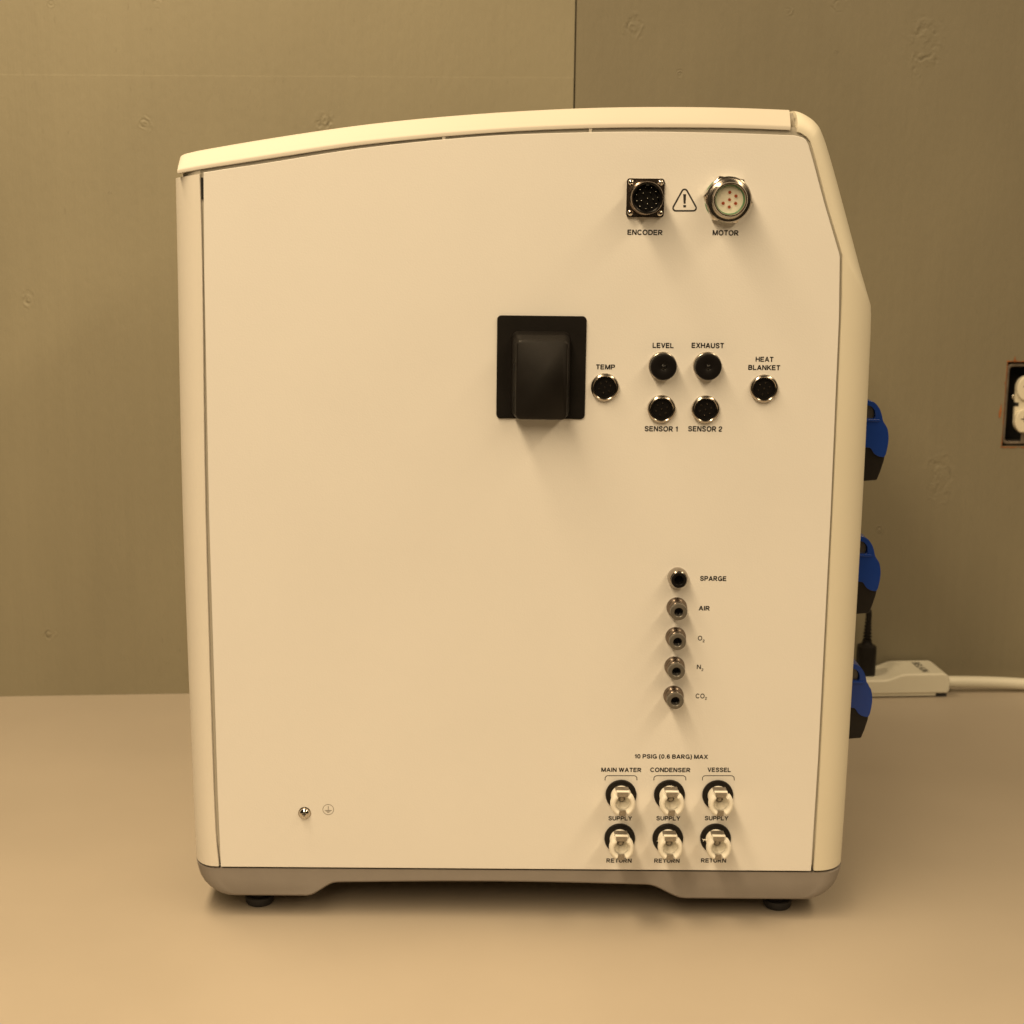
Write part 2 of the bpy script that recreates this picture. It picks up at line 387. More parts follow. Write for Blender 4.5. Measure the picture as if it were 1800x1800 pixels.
# rounded far end: ease the first sections down so that the corner is soft
def lerp(a, b, t): return (a[0] + (b[0] - a[0]) * t, a[1] + (b[1] - a[1]) * t)
xo = P(312.6, 280, RC * 0.22)[0]
I2 = []; O2 = []
rr = 0.0055
for k in range(7):
    a = PI / 2 * k / 6
    xx = I[0][0] + 0.0002 + rr * (1 - math.cos(a)) * 0.5
    t = 0.86 + 0.14 * math.sin(a)
    base_i = (xx, I[0][1] + (I[5][1] - I[0][1]) * (xx - I[0][0]) / (I[5][0] - I[0][0]))
    xx2 = xo + rr * (1 - math.cos(a)) * 0.8
    ztop = O[0][1] + (O[5][1] - O[0][1]) * (xx2 - O[0][0]) / (O[5][0] - O[0][0])
    zbase = I[0][1] + (I[5][1] - I[0][1]) * (xx2 - I[0][0]) / (I[5][0] - I[0][0])
    I2.append(base_i); O2.append((xx2, zbase + (ztop - zbase) * t))
st = next(i for i, p in enumerate(I) if p[0] > I2[-1][0] + 0.004)
st2 = next(i for i, p in enumerate(O) if p[0] > O2[-1][0] + 0.004)
st = max(st, st2)
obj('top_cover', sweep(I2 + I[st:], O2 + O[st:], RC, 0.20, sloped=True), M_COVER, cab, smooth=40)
# front fascia on the right
fi = [(1401.5, 232), (1409, 235), (1417, 240.5), (1422, 246), (1425.5, 253), (1435.6, 288), (1454, 360), (1473, 423), (1479.5, 445), (1481, 453), (1480.4, 500), (1479, 559), (1463.8, 900), (1442.4, 1330), (1430.5, 1527)]
fo = [(1393, 195), (1404, 197.5), (1418, 205), (1430, 214.5), (1441, 231), (1457, 279), (1485, 381), (1510, 475), (1525.5, 529), (1529, 545), (1528.6, 580), (1527, 620), (1513.5, 900), (1488.5, 1330), (1476.5, 1509)]
I = [P(*p) for p in fi]; O = [P(*p, RF) for p in fo]
zbf = zb + 0.0004
I[-1] = (I[-1][0], zbf); O[-1] = (O[-1][0], zbf)
I = [tuple(p) for p in spline(I, 3)]; O = [tuple(p) for p in spline(O, 3)]
obj('front_fascia', sweep(I, O, RF, 0.10), M_FASCIA, cab, smooth=40)
XF = O[-1][0]
# rear bezel on the left
bi = [(351.5, 306), (356, 480), (361.7, 900), (376.4, 1400), (385, 1520)]
bo = [(310.5, 314), (314, 480), (322.8, 900), (342, 1400), (347, 1503)]
I = [P(*p) for p in bi]; O = [P(*p, RF) for p in bo]
I[-1] = (I[-1][0], zbf); O[-1] = (O[-1][0], zbf)
I = [tuple(p) for p in spline(I, 4)]; O = [tuple(p) for p in spline(O, 4)]
XB = O[-1][0]
obj('rear_bezel', sweep(I, O, RF, 0.12), M_BEZEL, cab, smooth=40)
# bridging tabs in the joint under the cover, and the latch slot
for px, wd in ((780, 3.6), (1038, 3.4)):
    t = P(px - wd, 238 if px < 900 else 222); 
    y_ = lambda p: (243.0 if p < 900 else 229.5)
    a = P(px - wd, y_(px) - 5); b_ = P(px + wd, y_(px) - 5); c_ = P(px + wd * .6, y_(px) + 5); d_ = P(px - wd * .6, y_(px) + 5)
    obj('joint_tab', prism([a, b_, c_, d_], 0.0006, 0.0019), M_COVER, cab, smooth=0)
a = P(352.5, 312); b_ = P(357.5, 350)
obj('latch_slot', box(a[0], b_[0], 0.0013, 0.0019, b_[1], a[1]), M_HOLE, cab, smooth=0)  # thin black box painted as the shade of an opening
a = P(1388.5, 200, 0.01); b_ = P(1397, 235, 0.004)
obj('joint_strip', prism([P(1384, 199, .012), P(1394, 199, .012), P(1402, 233, .012), P(1389, 233, .012)], 0.012, DEP - 0.012), M_CHASSIS, cab, smooth=0)

# grey base
zt = zb - 0.0017
def bz(px, py): return P(px, py)[1]
zbot = (bz(480, 1577.5) + bz(1320, 1583.5)) / 2; zarch = (bz(640, 1554) + bz(1120, 1559)) / 2
bl = XB; br = XF
xs_ = lambda px, py: P(px, py)[0]
RB = 0.026
def base_ring(y, ins):
    """outline of the base at depth y; ins pulls the ends in where the corners round off"""
    L_, R_ = bl + ins, br - ins
    pts = [(L_ , zt)]
    nseg = 8
    hx = 0.022; hz = zt - zbot
    for k in range(1, nseg + 1):
        a = PI / 2 * k / nseg
        pts.append((L_ + 0.0015 + hx * (1 - math.cos(a)), zt - 0.004 - (hz - 0.004) * math.sin(a)))
    lx = xs_(538, 1577); 
    pts += [(lx - 0.004, zbot)]
    for k in range(0, 9):
        t = k / 8; s = t * t * (3 - 2 * t)
        pts.append((lx + (xs_(592, 1555) - lx) * t, zbot + (zarch - zbot) * s))
    for k in range(1, 6):
        t = k / 6
        pts.append((xs_(592, 1555) + (xs_(1136, 1559) - xs_(592, 1555)) * t, zarch + 0.0018 * math.sin(PI * t)))
    rx = xs_(1205, 1583)
    for k in range(0, 9):
        t = k / 8; s = t * t * (3 - 2 * t)
        pts.append((xs_(1136, 1559) + (rx - xs_(1136, 1559)) * t, zarch + (zbot - zarch) * s))
    pts += [(rx + 0.004, zbot)]
    for k in range(nseg, 0, -1):
        a = PI / 2 * k / nseg
        pts.append((R_ - 0.0015 - hx * (1 - math.cos(a)), zt - 0.004 - (hz - 0.004) * math.sin(a)))
    pts.append((R_, zt))
    return pts
rings = []
for k in range(11):
    a = PI / 2 * k / 10
    y = RB * (1 - math.cos(a)); ins = (RB - 0.008) * (1 - math.sin(a))
    lift = 0.0022 * max(0, 1 - y / 0.0026)        # small chamfer along the lower front edge
    rings.append([(x, y + 0.0012, z + (lift if z < zt - 0.006 else 0)) for x, z in base_ring(y, ins)])
back = [[(x, DEP - (y), z) for x, y, z in r] for r in reversed(rings)]
obj('base', loft(rings + back), M_BASE, cab, smooth=35)
# feet
fprof = [(0, 0), (9.2, 0), (10.6, 0.7), (11.7, 2.6), (12.1, 6.0), (12.0, 7.2), (11.4, 7.7), (7.5, 7.9), (7.0, 8.6), (7.0, 24), (0, 24)]
def foot_bm():
    bm = bmesh.new(); n = 36; rows = []
    for r, h in fprof:
        rows.append([bm.verts.new((0, 0, h / 1000))] if r == 0 else [bm.verts.new((r / 1000 * math.cos(2 * PI * k / n), r / 1000 * math.sin(2 * PI * k / n), h / 1000)) for k in range(n)])
    for a, b in zip(rows, rows[1:]):
        for k in range(n):
            k2 = (k + 1) % n
            if len(a) == 1: bm.faces.new((a[0], b[k], b[k2]))
            elif len(b) == 1: bm.faces.new((a[k], a[k2], b[0]))
            else: bm.faces.new((a[k], a[k2], b[k2], b[k]))
    return bm
fl = T(455, 1590); fr_ = T(1367, 1596)
foot = obj('foot', foot_bm(), M_RUBBER, cab, (fl.x, 0.030, 0))
for x, y in ((fr_.x, 0.030), (fl.x, DEP - 0.05), (fr_.x, DEP - 0.05)): dup(foot, cab, (x, y, 0))

# ------------------------------------------------------------------ fittings on the side
def at(px, py): x, z = P(px, py); return Vector((x, 0.0, z))
MIL = 0.001
# --- hooded black cover
x1, zt_ = P(874, 554); x2, zb_ = P(1027.5, 736.5)
cxp, czp = (x1 + x2) / 2, (zt_ + zb_) / 2; c = Vector((cxp, 0, czp))
hood = obj('hooded_cover', prism(rrect(0, 0, x2 - x1, zt_ - zb_, 0.0032), -0.0016, 0.0), M_BLACK, cab, c, bevel=0.0003)
def hring(y, xa, xb, za, zc, r):
    pts = rrect((xa + xb) / 2, (za + zc) / 2, xb - xa, za - zc, r, 6); return [(x - cxp, y, z - czp) for x, z in pts]
hx1, hz1 = P(899, 581.5); hx2, hz2 = P(1000.5, 735)
HH = -0.021
ix1, iz1 = P(908, 598, HH); ix2, iz2 = P(996, 739, HH)
rg = []
zlow = iz2
for t, y, r in ((0, -0.0014, .0055), (0.10, -0.004, .0055), (0.30, -0.010, .0055), (0.36, -0.0125, .0055), (0.75, -0.0155, .0050), (0.88, -0.019, .0045), (0.96, -0.0205, .0042), (1.06, HH, .0038), (1.2, HH - .0004, .0034)):
    rg.append(hring(y, hx1 + (ix1 - hx1) * t, hx2 + (ix2 - hx2) * t, hz1 + (iz1 - hz1) * t, zlow + 0.0006 * max(0, t - .85) * 5, r))
obj('hood', loft(rg), M_BLACK, hood, c, smooth=50)
for px, py in ((905.5, 645), (905.5, 692), (996, 645), (996, 692)):
    p = P(px, py, -0.0128)
    s_ = 1 if px < 950 else -1
    obj('clip_slot', box(-0.0013, 0.0013, -0.0162, -0.0120, -0.0024, 0.0024), M_HOLE, hood, (p[0], 0, p[1]), smooth=0)

# --- encoder connector
c = at(1134, 347.8)
bm = prism(rrect(0, 0, 0.0284, 0.0286, 0.0022), -0.0026, 0)
lathe(mm([(12.6, 2.6), (12.6, 5), (11.5, 6), (11.5, 15.2), (12.1, 15.8), (12.1, 18.6), (11.7, 19.2), (11.1, 19.2), (10.8, 18.4), (10.8, 9)]), 56, bm)
enc = obj('encoder_connector', bm, M_GUN, cab, c, smooth=35, props=dict(label='square flanged metal connector with many fine pins'))
bm = lathe(mm([(10.75, 18.0), (10.2, 17.6), (10.2, 11), (0, 11)]), 48)
obj('insert', bm, M_BLACKG, enc, c)
obj('key', box(-0.0012, 0.0012, -0.0178, -0.011, 0.0088, 0.0104), M_HOLE, enc, c, smooth=0)
pinbm = lathe(mm([(0.45, 10.8), (0.45, 15.5), (0.3, 16), (0, 16.1)]), 10)
me = None
pins = [(8.0 * math.cos(a), 8.0 * math.sin(a)) for a in [math.radians(100 + 360 * k / 11) for k in range(11)]] + [(4.6 * math.cos(a), 4.6 * math.sin(a)) for a in [math.radians(60 + 72 * k) for k in range(5)]] + [(0.4, -0.3)]
for k, (x, z) in enumerate(pins):
    l = c + Vector((x * MIL, 0, z * MIL))
    if me is None: o = obj('pin', pinbm, M_PIN, enc, l); me = o.data
    else: place('pin', me, enc, l)
def screw_bm(r, h, hh, n=24):
    bm = lathe(mm([(r, h), (r, h + .25 * hh), (r * .92, h + .6 * hh), (r * .7, h + .88 * hh), (r * .38, h + hh), (r * .3, h + hh * .55), (0, h + hh * .5)]), n)
    return bm
me = None
for sx in (-1, 1):
    for sz in (-1, 1):
        l = c + Vector((sx * 0.0111, 0, sz * 0.0112))
        if me is None: o = obj('screw', screw_bm(2.3, 2.6, 1.9), M_CHROME2, enc, l, smooth=60); me = o.data
        else: place('screw', me, enc, l)

# --- motor connector
c = at(1278, 350.8)
bm = bmesh.new()
hexr = [[(r * MIL * math.cos(math.radians(60 * k - 7)), -h * MIL, r * MIL * math.sin(math.radians(60 * k - 7))) for k in range(6)] for r, h in ((18.2, 0.4), (19.0, 1.2), (19.0, 6.2), (17.2, 7.4))]
loft(hexr, bm)
motor = obj('motor_connector', bm, M_CHROME2, cab, c, smooth=20, bevel=0.0006, props=dict(label='round hex-nut connector with red contacts in cream face'))
obj('washer', lathe(mm([(17.0, 0), (17.0, 0.4), (16.5, 0.6), (0, .6)]), 48), M_GREEN, motor, c)
bm = lathe(mm([(16.9, 7.2), (17.1, 8), (17.1, 10), (16.2, 11), (14.2, 11.2), (13.2, 12), (13.2, 14), (12.9, 14.4), (12.9, 18.3), (12.3, 19.2), (11.6, 19.2), (11.2, 18.3), (11.0, 10)]), 64)
obj('shell', bm, M_CHROME, motor, c, smooth=35)
obj('seal', lathe(mm([(11.0, 15.5), (10.4, 15.0), (10.2, 13.4), (10.2, 12.6)]), 48), M_GREEN, motor, c)
obj('insert', lathe(mm([(10.9, 11), (10.4, 13.0), (0, 13.0)]), 48), M_INSERT, motor, c)
me = me2 = None
cont = [(0, 0)] + [(5.4 * math.cos(math.radians(a)), 5.4 * math.sin(math.radians(a))) for a in (90, 30, -30, -90, -150)]
ringm = lambda: lathe(mm([(2.2, 13.0), (2.2, 13.25), (1.85, 13.25), (1.85, 12.8)]), 24)
for x, z in cont:
    l = c + Vector((x * MIL, 0, z * MIL))
    if me is None:
        o = obj('contact', lathe(mm([(1.15, 12.9), (1.15, 13.6), (.5, 13.65), (.45, 13.2), (0, 13.2)]), 16), M_RED, motor, l); me = o.data
    else: place('contact', me, motor, l)
for x, z in cont + [(-4.9, 2.7)]:
    l = c + Vector((x * MIL, 0, z * MIL))
    if me2 is None: o = obj('contact_collar', ringm(), M_INSERT, motor, l); me2 = o.data
    else: place('contact_collar', me2, motor, l)

# --- round sockets
def socket(px, py, label):
    c = at(px, py)
    bm = lathe(mm([(10.9, 0), (10.9, 2.0), (10.6, 2.9), (9.9, 3.5), (9.2, 3.7), (8.6, 3.3), (8.3, 2.4), (8.2, .5)]), 64)
    s = obj('round_socket', bm, M_CHROME, cab, c, smooth=40)
    obj('insert', lathe(mm([(8.25, 2.2), (7.6, 2.3), (7.4, 0.9), (0, 0.9)]), 40), M_BLACKG, s, c)
    me = None
    for k in range(7):
        a = 2 * PI * k / 6 + .3; r = 0 if k == 6 else 0.0045
        l = c + Vector((r * math.cos(a), 0, r * math.sin(a)))
        if me is None: o = obj('contact', lathe(mm([(.75, .8), (.75, 1.5), (.4, 1.55), (.35, .95), (0, .95)]), 12), M_GUN, s, l); me = o.data
        else: place('contact', me, s, l)
    s['label'] = label
    return s
sock = socket(1063, 680.6, 'round socket under the printed word TEMP')
for px, py, lb in ((1342.5, 682.8, 'round socket under the printed words HEAT BLANKET'), (1162.6, 718.8, 'round socket above the printed words SENSOR 1'), (1239.9, 719.4, 'round socket above the printed words SENSOR 2')):
    s = dup(sock, cab, at(px, py)); s['label'] = lb
# --- dust caps
c = at(1164.5, 643)
ring = obj('dust_cap', lathe(mm([(10.9, 0), (10.9, 2.2), (10.5, 3.2), (9.6, 3.6), (9.0, 3.6)]), 64), M_CHROME, cab, c, smooth=40)
obj('cap', lathe(mm([(9.2, 3.2), (10.2, 3.8), (10.2, 8.6), (9.7, 9.4), (9.0, 9.6), (3.0, 9.3), (2.2, 9.0), (1.6, 9.9), (.8, 10.3), (0, 10.3)]), 48), M_BLACKG, ring, c, smooth=40)
ring['label'] = 'black dust cap under the printed word LEVEL'
r2 = dup(ring, cab, at(1242.8, 643)); r2['label'] = 'black dust cap under the printed word EXHAUST'
# --- gas fittings
c = at(1191, 1014.5)
sp_ = obj('gas_fitting', lathe(mm([(8.1, 0), (8.2, 2.0), (8.15, 3.6), (7.9, 5.2), (7.5, 6.6), (6.9, 7.8), (6.3, 8.6), (6.0, 8.8)]), 48), M_GUN2, cab, c, smooth=40, props=dict(label='polished dome fitting with black tip beside SPARGE'))
obj('tip', lathe(mm([(6.1, 8.5), (6.2, 10.2), (6.0, 11.2), (4.0, 11.2), (3.5, 10.6), (3.3, 4), (0, 4)]), 40), M_BLACKG, sp_, c, smooth=40)
c = at(1189.3, 1067)
gf = obj('gas_fitting', lathe(mm([(8.0, 0), (8.2, 1), (8.0, 2.4), (6.8, 3.8), (5.9, 5.0), (5.6, 6), (5.6, 8.4), (6.1, 8.8), (6.1, 9.8), (5.4, 10.3), (5.4, 12.2)]), 48), M_GUN, cab, c, smooth=40, props=dict(label='push-in tube fitting with grey collar beside AIR'))
obj('collar', lathe(mm([(5.2, 12.0), (6.4, 12.2), (6.7, 13), (6.7, 15.6), (6.3, 16.3), (4.0, 16.6), (3.5, 16.2), (3.4, 8)]), 44), M_COLLAR, gf, c, smooth=40)
obj('bore', lathe(mm([(3.4, 12), (2.6, 11.6), (2.4, 9), (0, 8.6)]), 32), M_BLACKG, gf, c, smooth=40)
for px, py, nm in ((1187.4, 1119, 'O2'), (1185.4, 1170.6, 'N2'), (1183.5, 1221.8, 'CO2')):
    s = dup(gf, cab, at(px, py)); s['label'] = 'push-in tube fitting with grey collar beside ' + nm
# --- quick couplings
c = at(1091.4, 1396.3)
qc = obj('quick_coupling', lathe(mm([(12.5, 0), (12.5, 1.8), (12.1, 2.4), (0, 2.4)]), 56), M_BLACK, cab, c, smooth=40)
obj('body', lathe(mm([(8.3, 2.2), (8.3, 5.5), (7.9, 6), (7.9, 16.1), (8.8, 16.8), (8.8, 18.2), (6.6, 18.2), (6.4, 14.6)]), 48), M_IVORY, qc, c, smooth=40)
obj('socket', lathe(mm([(6.1, 17.2), (5.7, 17.1), (5.5, 15.6), (4.7, 13.1), (3.1, 11.2), (2.9, 8.6), (0, 8.6)]), 40), M_IVORY, qc, c, smooth=50)
obj('valve', lathe(mm([(2.85, 9.0), (2.0, 9.2), (1.6, 10.8), (0, 11.2)]), 24), M_STEEL, qc, c, smooth=50)
def arc_bm(a0, a1):
    rings = []; n = 18
    sec = [(6.0, 18), (6.0, 22.4), (6.5, 23.8), (7.4, 24.5), (8.5, 24.3), (9.5, 23.0), (9.9, 21.2), (9.9, 18)]
    rings.append([Vector((0.001 * 7.9 * math.cos(a0) , -.001 * (18.1 + (h - 18) * .78), .001 * 7.9 * math.sin(a0))) + Vector(((r - 7.9) * .7 * MIL * math.cos(a0), 0, (r - 7.9) * .7 * MIL * math.sin(a0))) for r, h in sec])
    for k in range(n + 1):
        a = a0 + (a1 - a0) * (0.05 + 0.9 * k / n)
        rings.append([(r * MIL * math.cos(a) * 1.0, -h * MIL, r * MIL * math.sin(a) * 1.08) for r, h in sec])
    rings.append([Vector((0.001 * 7.9 * math.cos(a1) , -.001 * (18.1 + (h - 18) * .78), .001 * 7.9 * math.sin(a1))) + Vector(((r - 7.9) * .7 * MIL * math.cos(a1), 0, (r - 7.9) * .7 * MIL * math.sin(a1))) for r, h in sec])
    return loft(rings)
obj('collar', arc_bm(math.radians(-67), math.radians(54)), M_IVORY, qc, c, smooth=50)
obj('collar', arc_bm(math.radians(126), math.radians(247)), M_IVORY, qc, c, smooth=50)
# thumb latch: a bent strip - top plate, step, front plate with the hole, lower tab
bm = bmesh.new()
prism([(-5.6 * MIL, 8.2 * MIL), (5.6 * MIL, 8.2 * MIL), (5.0 * MIL, 9.2 * MIL), (-5.0 * MIL, 9.2 * MIL)], -.0161, -.0070, bm)
bm2 = bmesh.new()
th = obj('latch_plate', bm, M_STEEL, qc, c, smooth=0, bevel=0.0003)
bm = bmesh.new()
outer = [(-4.6, 9.2), (4.6, 9.2), (4.2, 5.0), (-4.2, 5.0)]
prism([(x * MIL, z * MIL) for x, z in outer], -.0198, -.0184, bm)
box(-.0026, .0026, -.0198, -.0184, -.0108, -.0062, bm)
obj('latch_spring', bm, M_STEEL, qc, c, smooth=0, bevel=0.0002)
obj('lip', box(-.0052, .0052, -.0198, -.0162, .0086, .0096), M_IVORY, qc, c, smooth=0, bevel=0.0003)
nm = {(0, 0): ('supply', 'MAIN WATER')}
spots = [(1176.5, 1396.3, 'black ringed ivory coupling under CONDENSER, supply row'), (1261.3, 1396.8, 'black ringed ivory coupling under VESSEL, supply row'),
         (1089.2, 1472.8, 'black ringed ivory coupling above RETURN, under main water'), (1173.6, 1472.8, 'black ringed ivory coupling above RETURN, under condenser'),
         (1257.5, 1472.8, 'black ringed ivory coupling above RETURN, under vessel, with torn flash')]
qc['label'] = 'black ringed ivory coupling under MAIN WATER, supply row'
cps = [qc]
for px, py, lb in spots:
    s = dup(qc, cab, at(px, py)); s['label'] = lb; cps.append(s)
def shred(parent, dx, dz, h, pts, r):
    c = ORG[parent.name] + Vector((dx * MIL, -h * MIL, dz * MIL))
    obj('plastic_flash', tube([Vector(p) * MIL for p in pts], [r * MIL, r * .8 * MIL] + [r * .5 * MIL] * (len(pts) - 3) + [r * .15 * MIL], 6), M_IVORY, parent, c)
shred(cps[1], 0.6, 9.0, 9, [(0, 0, 0), (.3, 0, .8), (-.3, -.3, 1.6), (.2, -.3, 2.3)], 0.6)
shred(cps[5], -7.8, 1.5, 8, [(0, 0, 0), (-1.2, 0, -.2), (-2.2, -.3, .5), (-3.3, -.4, .3), (-4.2, -.4, 1.3)], 0.55)
shred(cps[5], -9.8, 2.0, 8, [(0, 0, 0), (-.6, 0, -.8), (-.9, -.3, -1.5), (-1.5, -.3, -1.6)], 0.45)
shred(cps[4], -7.8, .2, 8, [(0, 0, 0), (-.8, 0, .4), (-1.4, -.2, .2), (-2.0, -.2, .4)], 0.4)
# --- earth screw
c = at(535.5, 1429)
es = obj('earth_screw', lathe(mm([(5.2, 0), (5.2, .5), (4.2, .7)]), 32), M_CHROME, cab, c, smooth=40)
obj('screw_head', lathe(mm([(4.4, .6), (4.4, 1.4), (4.0, 2.4), (3.0, 3.3), (1.6, 3.8), (0, 3.9)]), 32), M_CHROME2, es, c, smooth=60)
bm = box(-.0016, .0016, -.00402, -.0034, -.00042, .00042); box(-.00042, .00042, -.00404, -.0034, -.0016, .0016, bm)
obj('cross_recess', bm, M_HOLE, es, c, smooth=0)

# ------------------------------------------------------------------ print on the side
YP = -0.00012
def glyphs():
    """upper-case grotesque lettering as centre lines: (width, list of paths); cap height 1"""
    h = .085; lo, hi = h, 1 - h
    def arc(cx, cy, rx, ry, a0, a1, n=10):
        return [(cx + rx * math.cos(math.radians(a0 + (a1 - a0) * k / n)), cy + ry * math.sin(math.radians(a0 + (a1 - a0) * k / n))) for k in range(n + 1)]
    def sm(p): return [tuple(q) for q in spline(p, 4)]
    def bowl(x, w, ya, yb): r = (yb - ya) / 2; return [(h, yb)] + arc(w - r * .95, (ya + yb) / 2, r * .95, r, 90, -90, 12) + [(h, ya)]
    G = {}
    G['A'] = (.90, [[(.075, 0), (.45, 1)], [(.825, 0), (.45, 1)], [(.2, .31), (.7, .31)]])
    G['B'] = (.80, [[(h, 0), (h, 1)], bowl(0, .66, .53, hi), bowl(0, .71, lo, .53)])
    G['C'] = (.88, [arc(.46, .5, .46 - h, .5 - h * .8, 38, 322, 26)])
    G['D'] = (.86, [[(h, 0), (h, 1)], [(h, hi)] + arc(.40, .5, .38, .5 - h, 90, -90, 16) + [(h, lo)]])
    G['E'] = (.76, [[(h, 0), (h, 1)], [(h, hi), (.72, hi)], [(h, .51), (.67, .51)], [(h, lo), (.74, lo)]])
    G['G'] = (.92, [arc(.47, .5, .47 - h, .5 - h * .8, 40, 345, 26), [(.48, .44), (.84, .44)], [(.82, .5), (.82, 0.02)]])
    G['H'] = (.84, [[(h, 0), (h, 1)], [(.84 - h, 0), (.84 - h, 1)], [(h, .52), (.84 - h, .52)]])
    G['I'] = (.20, [[(.10, 0), (.10, 1)]])
    G['K'] = (.84, [[(h, 0), (h, 1)], [(h, .38), (.74, 1)], [(.30, .55), (.78, 0)]])
    G['L'] = (.70, [[(h, 0), (h, 1)], [(h, lo), (.70, lo)]])
    G['M'] = (1.0, [[(h, 0), (h, 1)], [(1 - h, 0), (1 - h, 1)], [(.12, 1), (.5, .0)], [(.88, 1), (.5, .0)]])
    G['N'] = (.84, [[(h, 0), (h, 1)], [(.84 - h, 0), (.84 - h, 1)], [(.12, 1), (.72, 0)]])
    G['O'] = (.96, [arc(.48, .5, .48 - h, .5 - h * .8, 0, 360, 32)])
    G['P'] = (.78, [[(h, 0), (h, 1)], bowl(0, .70, .46, hi)])
    G['R'] = (.84, [[(h, 0), (h, 1)], bowl(0, .70, .47, hi), [(.36, .46), (.74, 0)]])
    G['S'] = (.80, [sm([(.69, .70), (.62, .86), (.40, .93), (.19, .87), (.11, .73), (.20, .59), (.40, .52), (.61, .43), (.70, .28), (.61, .13), (.40, .07), (.18, .13), (.09, .31)])])
    G['T'] = (.74, [[(.37, 0), (.37, 1)], [(0, hi), (.74, hi)]])
    G['U'] = (.84, [[(h, 1), (h, .38)] + arc(.42, .38, .42 - h, .38 - h * .8, 180, 360, 16) + [(.84 - h, 1)]])
    G['V'] = (.84, [[(.07, 1), (.42, 0)], [(.77, 1), (.42, 0)]])
    G['W'] = (1.18, [[(.07, 1), (.33, 0)], [(.33, 0), (.59, 1)], [(.59, 1), (.85, 0)], [(.85, 0), (1.11, 1)]])
    G['X'] = (.84, [[(.08, 1), (.76, 0)], [(.08, 0), (.76, 1)]])
    G['Y'] = (.84, [[(.07, 1), (.42, .42)], [(.77, 1), (.42, .42)], [(.42, .48), (.42, 0)]])
    G['0'] = (.70, [arc(.35, .5, .35 - h, .5 - h * .8, 0, 360, 28)])
    G['1'] = (.46, [[(.34, 0), (.34, 1)], [(.34, .86), (.22, .77), (.06, .74)]])
    G['2'] = (.70, [sm([(.09, .66), (.14, .84), (.34, .93), (.54, .85), (.60, .70), (.52, .54), (.30, .38), (.13, .22), (.09, .085)]), [(.04, lo), (.64, lo)]])
    G['6'] = (.70, [arc(.36, .32, .26, .24, 0, 360, 24), sm([(.10, .32), (.10, .60), (.20, .84), (.38, .93), (.53, .86), (.59, .74)])])
    G['.'] = (.24, [[(.12, 0), (.12, .17)]])
    G['('] = (.34, [sm([(.28, 1.04), (.15, .78), (.10, .42), (.15, .06), (.28, -.2)])])
    G[')'] = (.34, [sm([(.06, 1.04), (.19, .78), (.24, .42), (.19, .06), (.06, -.2)])])
    return G
GL = glyphs()
def word_mesh(txt, weight):
    """lettering as one flat mesh in XZ, cap height 1; returns mesh and its x range"""
    bm = bmesh.new(); x = 0.0
    for ch_ in txt:
        if ch_ == ' ': x += .36; continue
        w, paths = GL[ch_]
        for p in paths:
            pts = [Vector((q[0] + x, q[1])) for q in p]; n = len(pts); L = []; R = []
            closed = n > 3 and (pts[0] - pts[-1]).length < 1e-4
            if closed: pts = pts[:-1]; n -= 1
            for i in range(n):
                a = pts[(i - 1) % n] if (closed or i) else None; b = pts[(i + 1) % n] if (closed or i < n - 1) else None
                d1 = (pts[i] - a).normalized() if a is not None else None; d2 = (b - pts[i]).normalized() if b is not None else None
                t = d1 if d2 is None else d2 if d1 is None else (d1 + d2).normalized()
                k = 1.0 if (d1 is None or d2 is None) else min(1.5, 1 / max(.4, t.dot(d1)))
                nn = Vector((-t[1], t[0])) * (weight / 2 * k); L.append(pts[i] + nn); R.append(pts[i] - nn)
            diag = len(pts) == 2 and abs(pts[0][0] - pts[1][0]) > .01 and abs(pts[0][1] - pts[1][1]) > .01
            if diag:      # cut diagonals level with the cap line and the base line
                dv = pts[1] - pts[0]; hw_ = weight / 2 * dv.length / abs(dv[1])
                L = [pts[0] + Vector((hw_, 0)), pts[1] + Vector((hw_, 0))]; R = [pts[0] - Vector((hw_, 0)), pts[1] - Vector((hw_, 0))]
            for i in range(n if closed else n - 1):
                j = (i + 1) % n
                bm.faces.new([bm.verts.new((v[0], 0, v[1])) for v in (L[i], L[j], R[j], R[i])])
        x += w + .15
    me = bpy.data.meshes.new('printed_word'); bm.to_mesh(me); bm.free()
    return me, 0.0, x - .15
def print_text(txt, xa, xb, ya, yb, weight=0.225, mt=None, lab=None):
    """word fitted to the box xa..xb, ya..yb (cap top, baseline)"""
    me, ta, tb = word_mesh(txt, weight)
    x1, x2 = P(xa, yb)[0], P(xb, yb)[0]
    z1 = (P(xa, yb)[1] + P(xb, yb)[1]) / 2; z2 = (P(xa, ya)[1] + P(xb, ya)[1]) / 2
    cx, cz = (x1 + x2) / 2, (z1 + z2) / 2
    for v in me.vertices:
        v.co = Vector(((v.co.x - ta) / (tb - ta) * (x2 - x1) + x1 - cx, 0, v.co.z * (z2 - z1) + z1 - cz))
    me.materials.append(mt or M_INK)
    return place('printed_word', me, cab, (cx, YP, cz), dict(label=lab or ('black printed text reading ' + txt)))
